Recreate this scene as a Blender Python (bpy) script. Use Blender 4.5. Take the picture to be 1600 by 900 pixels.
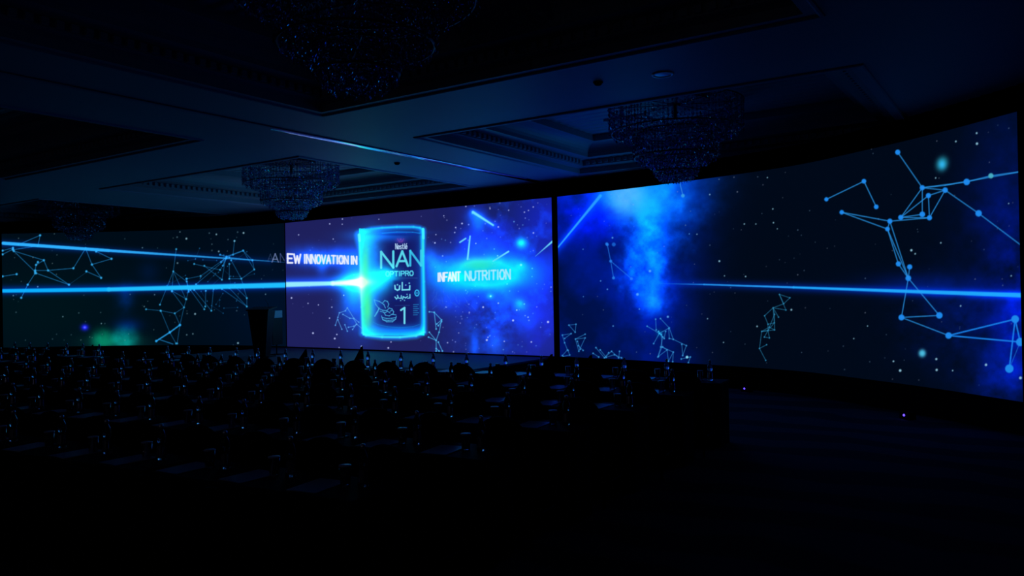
import bpy, bmesh, math, random
import numpy as np
from mathutils import Matrix, Vector

for o in list(bpy.data.objects):
    bpy.data.objects.remove(o, do_unlink=True)
SC = bpy.context.scene
COL = SC.collection

# ------------------------------------------------------------------ camera, world, exposure
FPX = 1224.0
CAM_Z = 1.85
yaw, roll, pitch = math.radians(33.8), math.radians(1.03), math.atan(5.6 / FPX)
F0 = np.array([-math.sin(yaw), math.cos(yaw), 0.0]); R0 = np.array([math.cos(yaw), math.sin(yaw), 0.0]); U0 = np.array([0, 0, 1.0])
CF = F0 * math.cos(pitch) + U0 * math.sin(pitch)
CU1 = U0 * math.cos(pitch) - F0 * math.sin(pitch)
CR = R0 * math.cos(roll) - CU1 * math.sin(roll)
CU = CU1 * math.cos(roll) + R0 * math.sin(roll)
CP = np.array([0, 0, CAM_Z])
cam_data = bpy.data.cameras.new('camera')
cam = bpy.data.objects.new('camera', cam_data); COL.objects.link(cam)
cam_data.sensor_width = 36.0
cam_data.lens = FPX * 36.0 / 1600.0
cam_data.clip_start = 0.05; cam_data.clip_end = 200
M = Matrix(((CR[0], CU[0], -CF[0], 0), (CR[1], CU[1], -CF[1], 0), (CR[2], CU[2], -CF[2], CAM_Z), (0, 0, 0, 1)))
cam.matrix_world = M
SC.camera = cam

w = bpy.data.worlds.new('world'); SC.world = w; w.use_nodes = True
w.node_tree.nodes['Background'].inputs['Color'].default_value = (0.0, 0.0, 0.0, 1)
w.node_tree.nodes['Background'].inputs['Strength'].default_value = 0.0
SC.view_settings.view_transform = 'Standard'
SC.view_settings.look = 'None'
SC.view_settings.exposure = 0.0
SC.view_settings.gamma = 1.0
SC.view_settings.use_curve_mapping = False
SCREEN_GAIN = 1.0
ADDED_LAMP_W = 6.0        # two wall lamps added unseen at the back for bottle glints

# ------------------------------------------------------------------ helpers
def mat(name, col, rough=0.6, metal=0.0, spec=0.5, noise=None, bump=None, coat=0.0):
    m = bpy.data.materials.new(name); m.use_nodes = True
    nt = m.node_tree; b = nt.nodes['Principled BSDF']
    b.inputs['Base Color'].default_value = (*col, 1); b.inputs['Roughness'].default_value = rough
    b.inputs['Metallic'].default_value = metal; b.inputs['Specular IOR Level'].default_value = spec
    b.inputs['Coat Weight'].default_value = coat
    if noise:
        sc, col2 = noise
        tc = nt.nodes.new('ShaderNodeTexCoord'); n = nt.nodes.new('ShaderNodeTexNoise'); n.inputs['Scale'].default_value = sc
        n.inputs['Detail'].default_value = 4
        r = nt.nodes.new('ShaderNodeMix'); r.data_type = 'RGBA'
        r.inputs[6].default_value = (*col, 1); r.inputs[7].default_value = (*col2, 1)
        nt.links.new(tc.outputs['Object'], n.inputs['Vector']); nt.links.new(n.outputs['Fac'], r.inputs[0])
        nt.links.new(r.outputs[2], b.inputs['Base Color'])
    if bump:
        sc, st = bump
        tc = nt.nodes.new('ShaderNodeTexCoord'); n = nt.nodes.new('ShaderNodeTexNoise'); n.inputs['Scale'].default_value = sc
        bp = nt.nodes.new('ShaderNodeBump'); bp.inputs['Strength'].default_value = st; bp.inputs['Distance'].default_value = 0.01
        nt.links.new(tc.outputs['Object'], n.inputs['Vector']); nt.links.new(n.outputs['Fac'], bp.inputs['Height'])
        nt.links.new(bp.outputs['Normal'], b.inputs['Normal'])
    return m

def clear_mat(name, tint, glossy_col, rough, ior, base=0.0):
    """thin clear glass or plastic: see-through with fresnel shine"""
    m = bpy.data.materials.new(name); m.use_nodes = True; nt = m.node_tree
    nt.nodes.remove(nt.nodes['Principled BSDF']); out = nt.nodes['Material Output']
    t = nt.nodes.new('ShaderNodeBsdfTransparent'); t.inputs['Color'].default_value = (*tint, 1)
    g = nt.nodes.new('ShaderNodeBsdfGlossy'); g.inputs['Color'].default_value = (*glossy_col, 1); g.inputs['Roughness'].default_value = rough
    f = nt.nodes.new('ShaderNodeFresnel'); f.inputs['IOR'].default_value = ior
    ad = nt.nodes.new('ShaderNodeMath'); ad.operation = 'ADD'; ad.use_clamp = True; ad.inputs[1].default_value = base
    mx = nt.nodes.new('ShaderNodeMixShader')
    nt.links.new(f.outputs[0], ad.inputs[0]); nt.links.new(ad.outputs[0], mx.inputs[0])
    nt.links.new(t.outputs[0], mx.inputs[1]); nt.links.new(g.outputs[0], mx.inputs[2]); nt.links.new(mx.outputs[0], out.inputs['Surface'])
    return m

def emis(name, col, st):
    m = bpy.data.materials.new(name); m.use_nodes = True; nt = m.node_tree
    b = nt.nodes['Principled BSDF']; b.inputs['Base Color'].default_value = (0, 0, 0, 1)
    b.inputs['Emission Color'].default_value = (*col, 1); b.inputs['Emission Strength'].default_value = st
    return m

MT = {}
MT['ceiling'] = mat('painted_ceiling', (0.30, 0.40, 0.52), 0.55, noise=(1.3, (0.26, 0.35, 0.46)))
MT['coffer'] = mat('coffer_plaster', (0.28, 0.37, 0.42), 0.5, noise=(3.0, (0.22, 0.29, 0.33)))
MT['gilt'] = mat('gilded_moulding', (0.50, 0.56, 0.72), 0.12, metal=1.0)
MT['frame'] = mat('dark_brass_frame', (0.10, 0.10, 0.10), 0.45, metal=0.8)
MT['drape'] = mat('black_velvet_drape', (0.0012, 0.0012, 0.0014), 0.95, spec=0.02, noise=(9, (0.0006, 0.0006, 0.0008)))
MT['wall'] = mat('dark_wall_cloth', (0.01, 0.01, 0.012), 0.9, spec=0.1, noise=(4, (0.006, 0.006, 0.008)))
MT['black'] = mat('matt_black_casing', (0.002, 0.002, 0.002), 0.8, spec=0.1)
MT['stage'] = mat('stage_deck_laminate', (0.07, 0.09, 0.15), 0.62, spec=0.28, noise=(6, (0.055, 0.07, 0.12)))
MT['lectern'] = mat('black_lectern_laminate', (0.003, 0.003, 0.003), 0.5, spec=0.2)
MT['lit_side'] = mat('pale_lit_lectern_side', (0.35, 0.40, 0.48), 0.3)  # pale tone painted for the screen-lit top of the lectern side
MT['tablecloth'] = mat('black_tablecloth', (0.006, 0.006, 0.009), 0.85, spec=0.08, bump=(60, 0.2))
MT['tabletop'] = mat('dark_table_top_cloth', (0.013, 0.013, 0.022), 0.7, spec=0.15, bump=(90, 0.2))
MT['chair'] = mat('black_chair_fabric', (0.0035, 0.0035, 0.005), 0.9, spec=0.05, bump=(120, 0.3))
MT['chairmetal'] = mat('dark_chair_metal', (0.006, 0.006, 0.007), 0.5, metal=0.5, spec=0.2)
MT['paper'] = mat('notepad_paper', (0.62, 0.66, 0.74), 0.4, noise=(14, (0.55, 0.60, 0.70)))
MT['padback'] = mat('notepad_board', (0.05, 0.05, 0.06), 0.8)
MT['bottle'] = mat('water_filled_bottle', (0.86, 0.88, 0.97), 0.06)
MT['bottle'].node_tree.nodes['Principled BSDF'].inputs['Transmission Weight'].default_value = 1.0
MT['bottle'].node_tree.nodes['Principled BSDF'].inputs['IOR'].default_value = 1.36
MT['cap'] = mat('silver_bottle_cap', (0.9, 0.9, 0.95), 0.22, metal=0.85)
MT['label'] = mat('printed_bottle_label', (0.85, 0.85, 0.95), 0.16, metal=0.9, noise=(60, (0.5, 0.5, 0.75)))
MT['glass'] = clear_mat('clear_drinking_glass', (0.88, 0.9, 0.95), (1, 1, 1), 0.05, 1.5, 0.03)
MT['lid'] = mat('paper_glass_lid', (0.62, 0.60, 0.68), 0.4)
MT['crystal'] = clear_mat('chandelier_crystal', (0.74, 0.80, 0.88), (0.8, 0.85, 0.95), 0.05, 1.5, 0.02)
MT['card'] = mat('black_card', (0.001, 0.001, 0.0012), 0.9, spec=0.05)
MT['lamp'] = mat('white_lamp_trim', (0.8, 0.8, 0.8), 0.25)
MT['led'] = emis('violet_blue_diode', (0.10, 0.05, 1.0), 3.0)

def obj(name, bm, m, parent=None, smooth=False):
    me = bpy.data.meshes.new(name); bm.to_mesh(me); bm.free()
    me.materials.append(m)
    if smooth:
        me.polygons.foreach_set('use_smooth', [True] * len(me.polygons))
    o = bpy.data.objects.new(name, me); COL.objects.link(o)
    if parent: o.parent = parent
    return o

def tag(o, label, cat, group=None, kind=None):
    if label: o['label'] = label
    if cat: o['category'] = cat
    if group: o['group'] = group
    if kind: o['kind'] = kind
    return o

def thing(name, label, cat, loc=(0, 0, 0), rz=0.0, group=None):
    o = bpy.data.objects.new(name, None); COL.objects.link(o)
    o.location = loc; o.rotation_euler = (0, 0, rz); o.empty_display_size = 0.1
    return tag(o, label, cat, group)

def struct(name, bm, m, smooth=False):
    o = obj(name, bm, m, None, smooth); o['kind'] = 'structure'; return o

def box(bm, x0, x1, y0, y1, z0, z1, bev=0.0):
    r = bmesh.ops.create_cube(bm, size=1.0)
    for v in r['verts']:
        v.co = Vector(((x0 + x1) / 2 + v.co.x * (x1 - x0), (y0 + y1) / 2 + v.co.y * (y1 - y0), (z0 + z1) / 2 + v.co.z * (z1 - z0)))
    if bev:
        es = {e for v in r['verts'] for e in v.link_edges}
        bmesh.ops.bevel(bm, geom=list(es), offset=bev, segments=2, affect='EDGES')
    return r

def lathe(bm, prof, n=16, cx=0, cy=0, cz=0):
    rings = []
    for r, z in prof:
        if r < 1e-6:
            rings.append([bm.verts.new((cx, cy, cz + z))])
        else:
            rings.append([bm.verts.new((cx + r * math.cos(2 * math.pi * i / n), cy + r * math.sin(2 * math.pi * i / n), cz + z)) for i in range(n)])
    for a, b in zip(rings, rings[1:]):
        for i in range(n):
            j = (i + 1) % n
            if len(a) == 1 and len(b) > 1: bm.faces.new((a[0], b[j], b[i]))
            elif len(b) == 1 and len(a) > 1: bm.faces.new((a[i], a[j], b[0]))
            elif len(a) > 1: bm.faces.new((a[i], a[j], b[j], b[i]))

def tube(bm, pts, r, n=8):
    pts = [Vector(p) for p in pts]; rings = []
    for i, p in enumerate(pts):
        d = (pts[min(i + 1, len(pts) - 1)] - pts[max(i - 1, 0)]).normalized()
        a = d.cross(Vector((0, 0, 1)))
        if a.length < 1e-3: a = d.cross(Vector((1, 0, 0)))
        a.normalize(); b = d.cross(a)
        rings.append([bm.verts.new(p + (a * math.cos(2 * math.pi * k / n) + b * math.sin(2 * math.pi * k / n)) * r) for k in range(n)])
    for A, B in zip(rings, rings[1:]):
        for k in range(n):
            bm.faces.new((A[k], A[(k + 1) % n], B[(k + 1) % n], B[k]))
    bm.faces.new(rings[0][::-1]); bm.faces.new(rings[-1])

# ------------------------------------------------------------------ the line the panorama follows (plan view)
RIGHT = [(-8.70, 14.84), (-7.0, 14.66), (-5.25, 14.33), (-3.45, 13.80), (-2.18, 12.98), (-1.15, 12.18), (-0.16, 11.25)]
LEFT = [(-26.42, 11.30), (-24.5, 12.57), (-22.4, 13.82), (-20.1, 14.62), (-17.72, 14.90)]
CENTRE = [(-17.68, 14.90), (-8.86, 14.86)]

def catmull(P, n):
    P = [np.array(p, float) for p in P]
    Q = [2 * P[0] - P[1]] + P + [2 * P[-1] - P[-2]]
    out = []
    for i in range(1, len(Q) - 2):
        for k in range(n):
            t = k / n
            a, b, c, d = Q[i - 1], Q[i], Q[i + 1], Q[i + 2]
            out.append(0.5 * ((2 * b) + (c - a) * t + (2 * a - 5 * b + 4 * c - d) * t * t + (3 * b - a - 3 * c + d) * t ** 3))
    out.append(P[-1]); return np.array(out)

def resample(C, n):
    s = np.concatenate([[0], np.cumsum(np.hypot(*np.diff(C, axis=0).T))])
    u = np.linspace(0, s[-1], n)
    return np.stack([np.interp(u, s, C[:, 0]), np.interp(u, s, C[:, 1])], 1)

def offset(C, d):
    T = np.gradient(C, axis=0); T /= np.hypot(T[:, 0], T[:, 1])[:, None]
    return C + np.stack([-T[:, 1], T[:, 0]], 1) * d      # +d = away from the room

Z0, Z1, CEIL = 0.41, 3.91, 4.30
# ------------------------------------------------------------------ setting: floor, walls, ceiling
X_MIN, X_MAX, Y_MIN, Y_MAX = -30.0, 8.6, -6.0, 17.0
def floor_mat():
    m = bpy.data.materials.new('patterned_carpet'); m.use_nodes = True; nt = m.node_tree; b = nt.nodes['Principled BSDF']
    b.inputs['Roughness'].default_value = 0.95; b.inputs['Specular IOR Level'].default_value = 0.05
    tc = nt.nodes.new('ShaderNodeTexCoord'); wv = nt.nodes.new('ShaderNodeTexWave'); wv.wave_type = 'RINGS'
    wv.inputs['Scale'].default_value = 0.35; wv.inputs['Distortion'].default_value = 7; wv.inputs['Detail'].default_value = 3
    ra = nt.nodes.new('ShaderNodeValToRGB')
    ra.color_ramp.elements[0].color = (0.075, 0.065, 0.085, 1); ra.color_ramp.elements[1].color = (0.14, 0.12, 0.16, 1)
    ra.color_ramp.elements[0].position = 0.35; ra.color_ramp.elements[1].position = 0.6
    nz = nt.nodes.new('ShaderNodeTexNoise'); nz.inputs['Scale'].default_value = 220
    bp = nt.nodes.new('ShaderNodeBump'); bp.inputs['Strength'].default_value = 0.4; bp.inputs['Distance'].default_value = 0.005
    nt.links.new(tc.outputs['Object'], wv.inputs['Vector']); nt.links.new(wv.outputs['Fac'], ra.inputs['Fac'])
    nt.links.new(ra.outputs['Color'], b.inputs['Base Color'])
    nt.links.new(tc.outputs['Object'], nz.inputs['Vector']); nt.links.new(nz.outputs['Fac'], bp.inputs['Height']); nt.links.new(bp.outputs['Normal'], b.inputs['Normal'])
    return m
bm = bmesh.new(); box(bm, X_MIN, X_MAX, Y_MIN, Y_MAX, -0.1, 0.0); struct('floor', bm, floor_mat())
for nm, b in (('wall_left', (X_MIN - .1, X_MIN, Y_MIN, Y_MAX)), ('wall_right', (X_MAX, X_MAX + .1, Y_MIN, Y_MAX)), ('wall_back', (X_MIN, X_MAX, Y_MIN - .1, Y_MIN))):
    bm = bmesh.new(); box(bm, b[0], b[1], b[2], b[3], 0, 5.2); struct(nm, bm, MT['wall'])

# front wall: black pleated drape that follows the curve of the screens, floor to ceiling
whole = catmull([(-29.9, 8.2)] + LEFT[:-1] + [(-17.7, 14.90), (-13.2, 14.88), (-8.8, 14.86)] + RIGHT[1:] + [(1.3, 9.6), (3.2, 6.6), (8.5, 1.0)], 12)
wc = offset(resample(whole, 1400), 0.22)
wc = wc + (offset(wc, 1.0) - wc) * (0.018 * np.sin(np.arange(len(wc)) * 1.1))[:, None]
bm = bmesh.new(); prev = None
for x, y in wc:
    a = (bm.verts.new((x, y, 0)), bm.verts.new((x, y, CEIL)))
    if prev: bm.faces.new((prev[0], a[0], a[1], prev[1]))
    prev = a
struct('wall_front', bm, MT['drape'], True)

# ceiling: soffits of the beams with square openings, each a stepped coffer
CX = [(-26.4, -20.1), (-17.1, -10.88), (-7.93, -1.7), (1.25, 7.5)]
CY = [(-5.0, 0.1), (2.3, 7.33), (9.52, 14.5)]
xs = sorted([X_MIN, X_MAX] + [v for p in CX for v in p]); ys = sorted([Y_MIN, Y_MAX] + [v for p in CY for v in p])
bm = bmesh.new()
for i in range(len(xs) - 1):
    for j in range(len(ys) - 1):
        if (xs[i], xs[i + 1]) in CX and (ys[j], ys[j + 1]) in CY: continue
        bm.faces.new([bm.verts.new(p) for p in ((xs[i], ys[j], CEIL), (xs[i], ys[j + 1], CEIL), (xs[i + 1], ys[j + 1], CEIL), (xs[i + 1], ys[j], CEIL))])
bmesh.ops.remove_doubles(bm, verts=bm.verts, dist=1e-4)
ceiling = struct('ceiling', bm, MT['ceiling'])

def rect_sweep(bm, x0, x1, y0, y1, prof):
    """profile (inset, z) swept round a rectangle with mitred corners"""
    rings = []
    for d, z in prof:
        rings.append([bm.verts.new(p) for p in ((x0 + d, y0 + d, z), (x1 - d, y0 + d, z), (x1 - d, y1 - d, z), (x0 + d, y1 - d, z))])
    for a, b in zip(rings, rings[1:]):
        for k in range(4):
            bm.faces.new((a[k], a[(k + 1) % 4], b[(k + 1) % 4], b[k]))
    return rings
cove = [(0.42 + 0.28 * (1 - math.cos(t)), 4.56 + 0.24 * math.sin(t)) for t in [k * math.pi / 2 / 7 for k in range(8)]]
PROF = [(0, 4.30), (0, 4.40), (0.05, 4.42), (0.16, 4.43), (0.16, 4.53), (0.22, 4.545), (0.42, 4.55)] + cove + [(0.70, 4.92)]
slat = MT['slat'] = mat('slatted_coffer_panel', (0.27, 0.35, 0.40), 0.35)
nt = slat.node_tree; tc = nt.nodes.new('ShaderNodeTexCoord'); wv = nt.nodes.new('ShaderNodeTexWave'); wv.bands_direction = 'Y'; wv.inputs['Scale'].default_value = 1.3
bp = nt.nodes.new('ShaderNodeBump'); bp.inputs['Distance'].default_value = 0.04; bp.inputs['Strength'].default_value = 0.7
nt.links.new(tc.outputs['Object'], wv.inputs['Vector']); nt.links.new(wv.outputs['Fac'], bp.inputs['Height']); nt.links.new(bp.outputs['Normal'], nt.nodes['Principled BSDF'].inputs['Normal'])
tn = 1
for (x0, x1) in CX:
    for (y0, y1) in CY:
        bm = bmesh.new(); rg = rect_sweep(bm, x0, x1, y0, y1, PROF)
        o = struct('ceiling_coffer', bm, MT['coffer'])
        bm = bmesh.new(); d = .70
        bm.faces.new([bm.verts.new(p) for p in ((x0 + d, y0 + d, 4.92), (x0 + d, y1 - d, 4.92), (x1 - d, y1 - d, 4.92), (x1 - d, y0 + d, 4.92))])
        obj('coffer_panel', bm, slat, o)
        bm = bmesh.new(); s = 0.14
        for side in range(2):
            n = int((x1 - x0 - .4) / s)
            for k in range(n):
                xx = x0 + .25 + k * s; yy = y0 + .165 if side == 0 else y1 - .165
                box(bm, xx, xx + .07, min(yy, yy + (.05 if side == 0 else -.05)), max(yy, yy + (.05 if side == 0 else -.05)), 4.45, 4.52)
            n = int((y1 - y0 - .4) / s)
            for k in range(n):
                yy = y0 + .25 + k * s; xx = x0 + .165 if side == 0 else x1 - .165
                box(bm, min(xx, xx + (.05 if side == 0 else -.05)), max(xx, xx + (.05 if side == 0 else -.05)), yy, yy + .07, 4.45, 4.52)
        obj('dentil_band', bm, MT['coffer'], o)
        # raised bead running round the opening on the soffit
        bm = bmesh.new()
        rect_sweep(bm, x0 - .16, x1 + .16, y0 - .16, y1 + .16, [(0, 4.302), (.01, 4.285), (.03, 4.278), (.05, 4.285), (.06, 4.302)])
        o = struct('trim_%d' % tn, bm, MT['ceiling'], False); tn += 1

# gilded half round moulding down the middle of the beams
def moulding(p0, p1, r, m='gilt'):
    global tn
    bm = bmesh.new(); d = (Vector(p1) - Vector(p0)).normalized(); s = d.cross(Vector((0, 0, 1)))
    A = []; n = 14
    for p in (p0, p1):
        A.append([bm.verts.new(Vector(p) + s * math.cos(t) * r - Vector((0, 0, 1)) * (.012 + math.sin(t) * .010)) for t in [math.pi * k / n for k in range(n + 1)]])
    for k in range(n): bm.faces.new((A[0][k], A[0][k + 1], A[1][k + 1], A[1][k]))
    struct('trim_%d' % tn, bm, MT[m], True); tn += 1
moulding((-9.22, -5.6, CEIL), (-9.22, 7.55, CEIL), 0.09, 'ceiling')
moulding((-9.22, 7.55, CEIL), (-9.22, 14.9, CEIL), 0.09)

# ------------------------------------------------------------------ painting of the pictures shown on the LED walls
rng = np.random.RandomState(7)
def s2l(c):
    c = np.clip(c, 0, 1); return np.where(c <= 0.04045, c / 12.92, ((c + 0.055) / 1.055) ** 2.4)
def vnoise(x, y, seed):
    r = np.random.RandomState(seed).rand(256, 256)
    xi = np.floor(x).astype(int); yi = np.floor(y).astype(int); fx = x - xi; fy = y - yi
    fx = fx * fx * (3 - 2 * fx); fy = fy * fy * (3 - 2 * fy)
    g = lambda a, b: r[a % 256, b % 256]
    return (g(xi, yi) * (1 - fx) + g(xi + 1, yi) * fx) * (1 - fy) + (g(xi, yi + 1) * (1 - fx) + g(xi + 1, yi + 1) * fx) * fy
def fbm(x, y, s, seed, o=5):
    t = 0; a = .5; n = 0
    for k in range(o):
        t = t + a * vnoise(x / s, y / s, seed + k); n += a; a *= .55; s *= .5
    return t / n

class Paint:
    """picture of one LED wall; positions are those of the picture element seen on the wall"""
    def __init__(self, P):
        d = P - CP; z = d @ CF
        self.x = 800 + FPX * (d @ CR) / z; self.y = 450 - FPX * (d @ CU) / z
        self.c = np.zeros((len(P), 3))
    def base(self, col): self.c[:] = np.array(col) / 255.
    def add(self, col, a, m=None):
        col = np.array(col) / 255.
        if m is None: self.c += np.asarray(a)[:, None] * col
        else: self.c[m] += np.asarray(a)[:, None] * col
    def mixto(self, col, a):
        a = np.clip(a, 0, 1)[:, None]; self.c = self.c * (1 - a) + np.array(col) / 255. * a
    def glow(self, cx, cy, sx, sy, col, amp=1.0, rot=0.0, nz=0.0, seed=1, p=2.0, ns=22):
        dx = self.x - cx; dy = self.y - cy; ca, sa = math.cos(rot), math.sin(rot)
        u = (dx * ca + dy * sa) / sx; v = (-dx * sa + dy * ca) / sy
        a = np.exp(-0.5 * (u * u + v * v) ** (p / 2))
        if nz: a = a * np.clip(1 + nz * 2.6 * (fbm(self.x, self.y, ns, seed) - 0.5), 0, 2.5)
        self.add(col, a * amp)
    def seg(self, p, q, w, col, amp=1.0, w2=None, amp2=None, soft=0.55):
        w2 = w if w2 is None else w2; amp2 = amp if amp2 is None else amp2; W = max(w, w2) * 4 + 2
        m = np.nonzero((self.x > min(p[0], q[0]) - W) & (self.x < max(p[0], q[0]) + W) & (self.y > min(p[1], q[1]) - W) & (self.y < max(p[1], q[1]) + W))[0]
        if len(m) == 0: return
        x = self.x[m]; y = self.y[m]; dx, dy = q[0] - p[0], q[1] - p[1]; L2 = dx * dx + dy * dy + 1e-9
        t = np.clip(((x - p[0]) * dx + (y - p[1]) * dy) / L2, 0, 1)
        d = np.hypot(x - p[0] - t * dx, y - p[1] - t * dy)
        ww = (w + (w2 - w) * t) / 2; a = np.clip((ww + soft - d) / (2 * soft), 0, 1) * (amp + (amp2 - amp) * t)
        c = np.array(col) / 255.
        a = a[:, None]; self.c[m] = self.c[m] * (1 - np.clip(a, 0, 1)) + np.maximum(self.c[m], c) * np.clip(a, 0, 1)
    def halo(self, p, q, s, col, amp, amp2=None):
        amp2 = amp if amp2 is None else amp2
        dx, dy = q[0] - p[0], q[1] - p[1]; L2 = dx * dx + dy * dy
        t = np.clip(((self.x - p[0]) * dx + (self.y - p[1]) * dy) / L2, 0, 1)
        d = np.hypot(self.x - p[0] - t * dx, self.y - p[1] - t * dy)
        self.add(col, np.exp(-0.5 * (d / s) ** 2) * (amp + (amp2 - amp) * t))
    def dot(self, x, y, r, col, amp=1.0): self.seg((x, y), (x + .01, y), 2 * r, col, amp, soft=0.8)
    def poly(self, pts, w, col, amp=1.0, soft=.55):
        for a, b in zip(pts, pts[1:]): self.seg(a, b, w, col, amp, soft=soft)
    def net(self, tr, edges, w, r, col, amp=.8, ncol=None):
        seen = {}
        for e in edges:
            pts = [tr(*p) for p in e]; self.poly(pts, w, col, amp)
            for p in pts: seen[(round(p[0]), round(p[1]))] = p
        for p in seen.values():
            if r: self.dot(p[0], p[1], r, ncol or col, 1.0)
    def stars(self, n, x0, x1, y0, y1, seed, cols, rmax=1.0):
        rs = np.random.RandomState(seed)
        for k in range(n):
            self.dot(rs.uniform(x0, x1), rs.uniform(y0, y1), rs.uniform(.35, rmax), cols[rs.randint(len(cols))], rs.uniform(.25, .8))
    def render(self): return s2l(self.c) * SCREEN_GAIN

GLY = {  # letters drawn as strokes in a unit cell (x right, y down)
 'A': [[(0, 1), (.5, 0), (1, 1)], [(.2, .66), (.8, .66)]], 'N': [[(0, 1), (0, 0), (1, 1), (1, 0)]], 'E': [[(1, 0), (0, 0), (0, 1), (1, 1)], [(0, .5), (.85, .5)]],
 'W': [[(0, 0), (.25, 1), (.5, .2), (.75, 1), (1, 0)]], 'I': [[(.5, 0), (.5, 1)]], 'O': [[(.3, 0), (.7, 0), (1, .3), (1, .7), (.7, 1), (.3, 1), (0, .7), (0, .3), (.3, 0)]],
 'V': [[(0, 0), (.5, 1), (1, 0)]], 'T': [[(0, 0), (1, 0)], [(.5, 0), (.5, 1)]], 'F': [[(1, 0), (0, 0), (0, 1)], [(0, .5), (.8, .5)]],
 'U': [[(0, 0), (0, .75), (.3, 1), (.7, 1), (1, .75), (1, 0)]], 'R': [[(0, 1), (0, 0), (.75, 0), (1, .25), (.75, .5), (0, .5)], [(.5, .5), (1, 1)]],
 'P': [[(0, 1), (0, 0), (.75, 0), (1, .28), (.75, .55), (0, .55)]], '1': [[(.1, .25), (.75, 0), (.75, 1)]],
 'e': [[(0, .68), (1, .68), (.85, .42), (.4, .36), (0, .6), (.1, .9), (.5, 1), (.95, .92)]], 's': [[(1, .42), (.3, .38), (.1, .55), (.9, .78), (.7, 1), (0, .95)]],
 't': [[(.4, .1), (.4, .9), (.9, 1)], [(0, .38), (.9, .38)]], 'l': [[(.5, 0), (.5, 1)]],
 '\u00e9': [[(0, .68), (1, .68), (.85, .42), (.4, .36), (0, .6), (.1, .9), (.5, 1), (.95, .92)], [(.4, .2), (.8, 0)]], ' ': [],
}
def text(P, s, x0, x1, top0, bot0, top1, bot1, w, col, amp=1.0):
    wid = [{'I': .34, 'l': .4, ' ': .6, 'W': 1.35}.get(ch, 1.0) for ch in s]; tot = sum(wid) + .32 * (len(s) - 1); u = 0
    for ch, cw in zip(s, wid):
        for st in GLY[ch]:
            pts = []
            for gx, gy in st:
                f = (u + gx * cw) / tot; x = x0 + (x1 - x0) * f
                pts.append((x, (top0 + (top1 - top0) * f) * (1 - gy) + (bot0 + (bot1 - bot0) * f) * gy))
            P.poly(pts, w, col, amp, soft=.5)
        u += cw + .32

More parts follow.
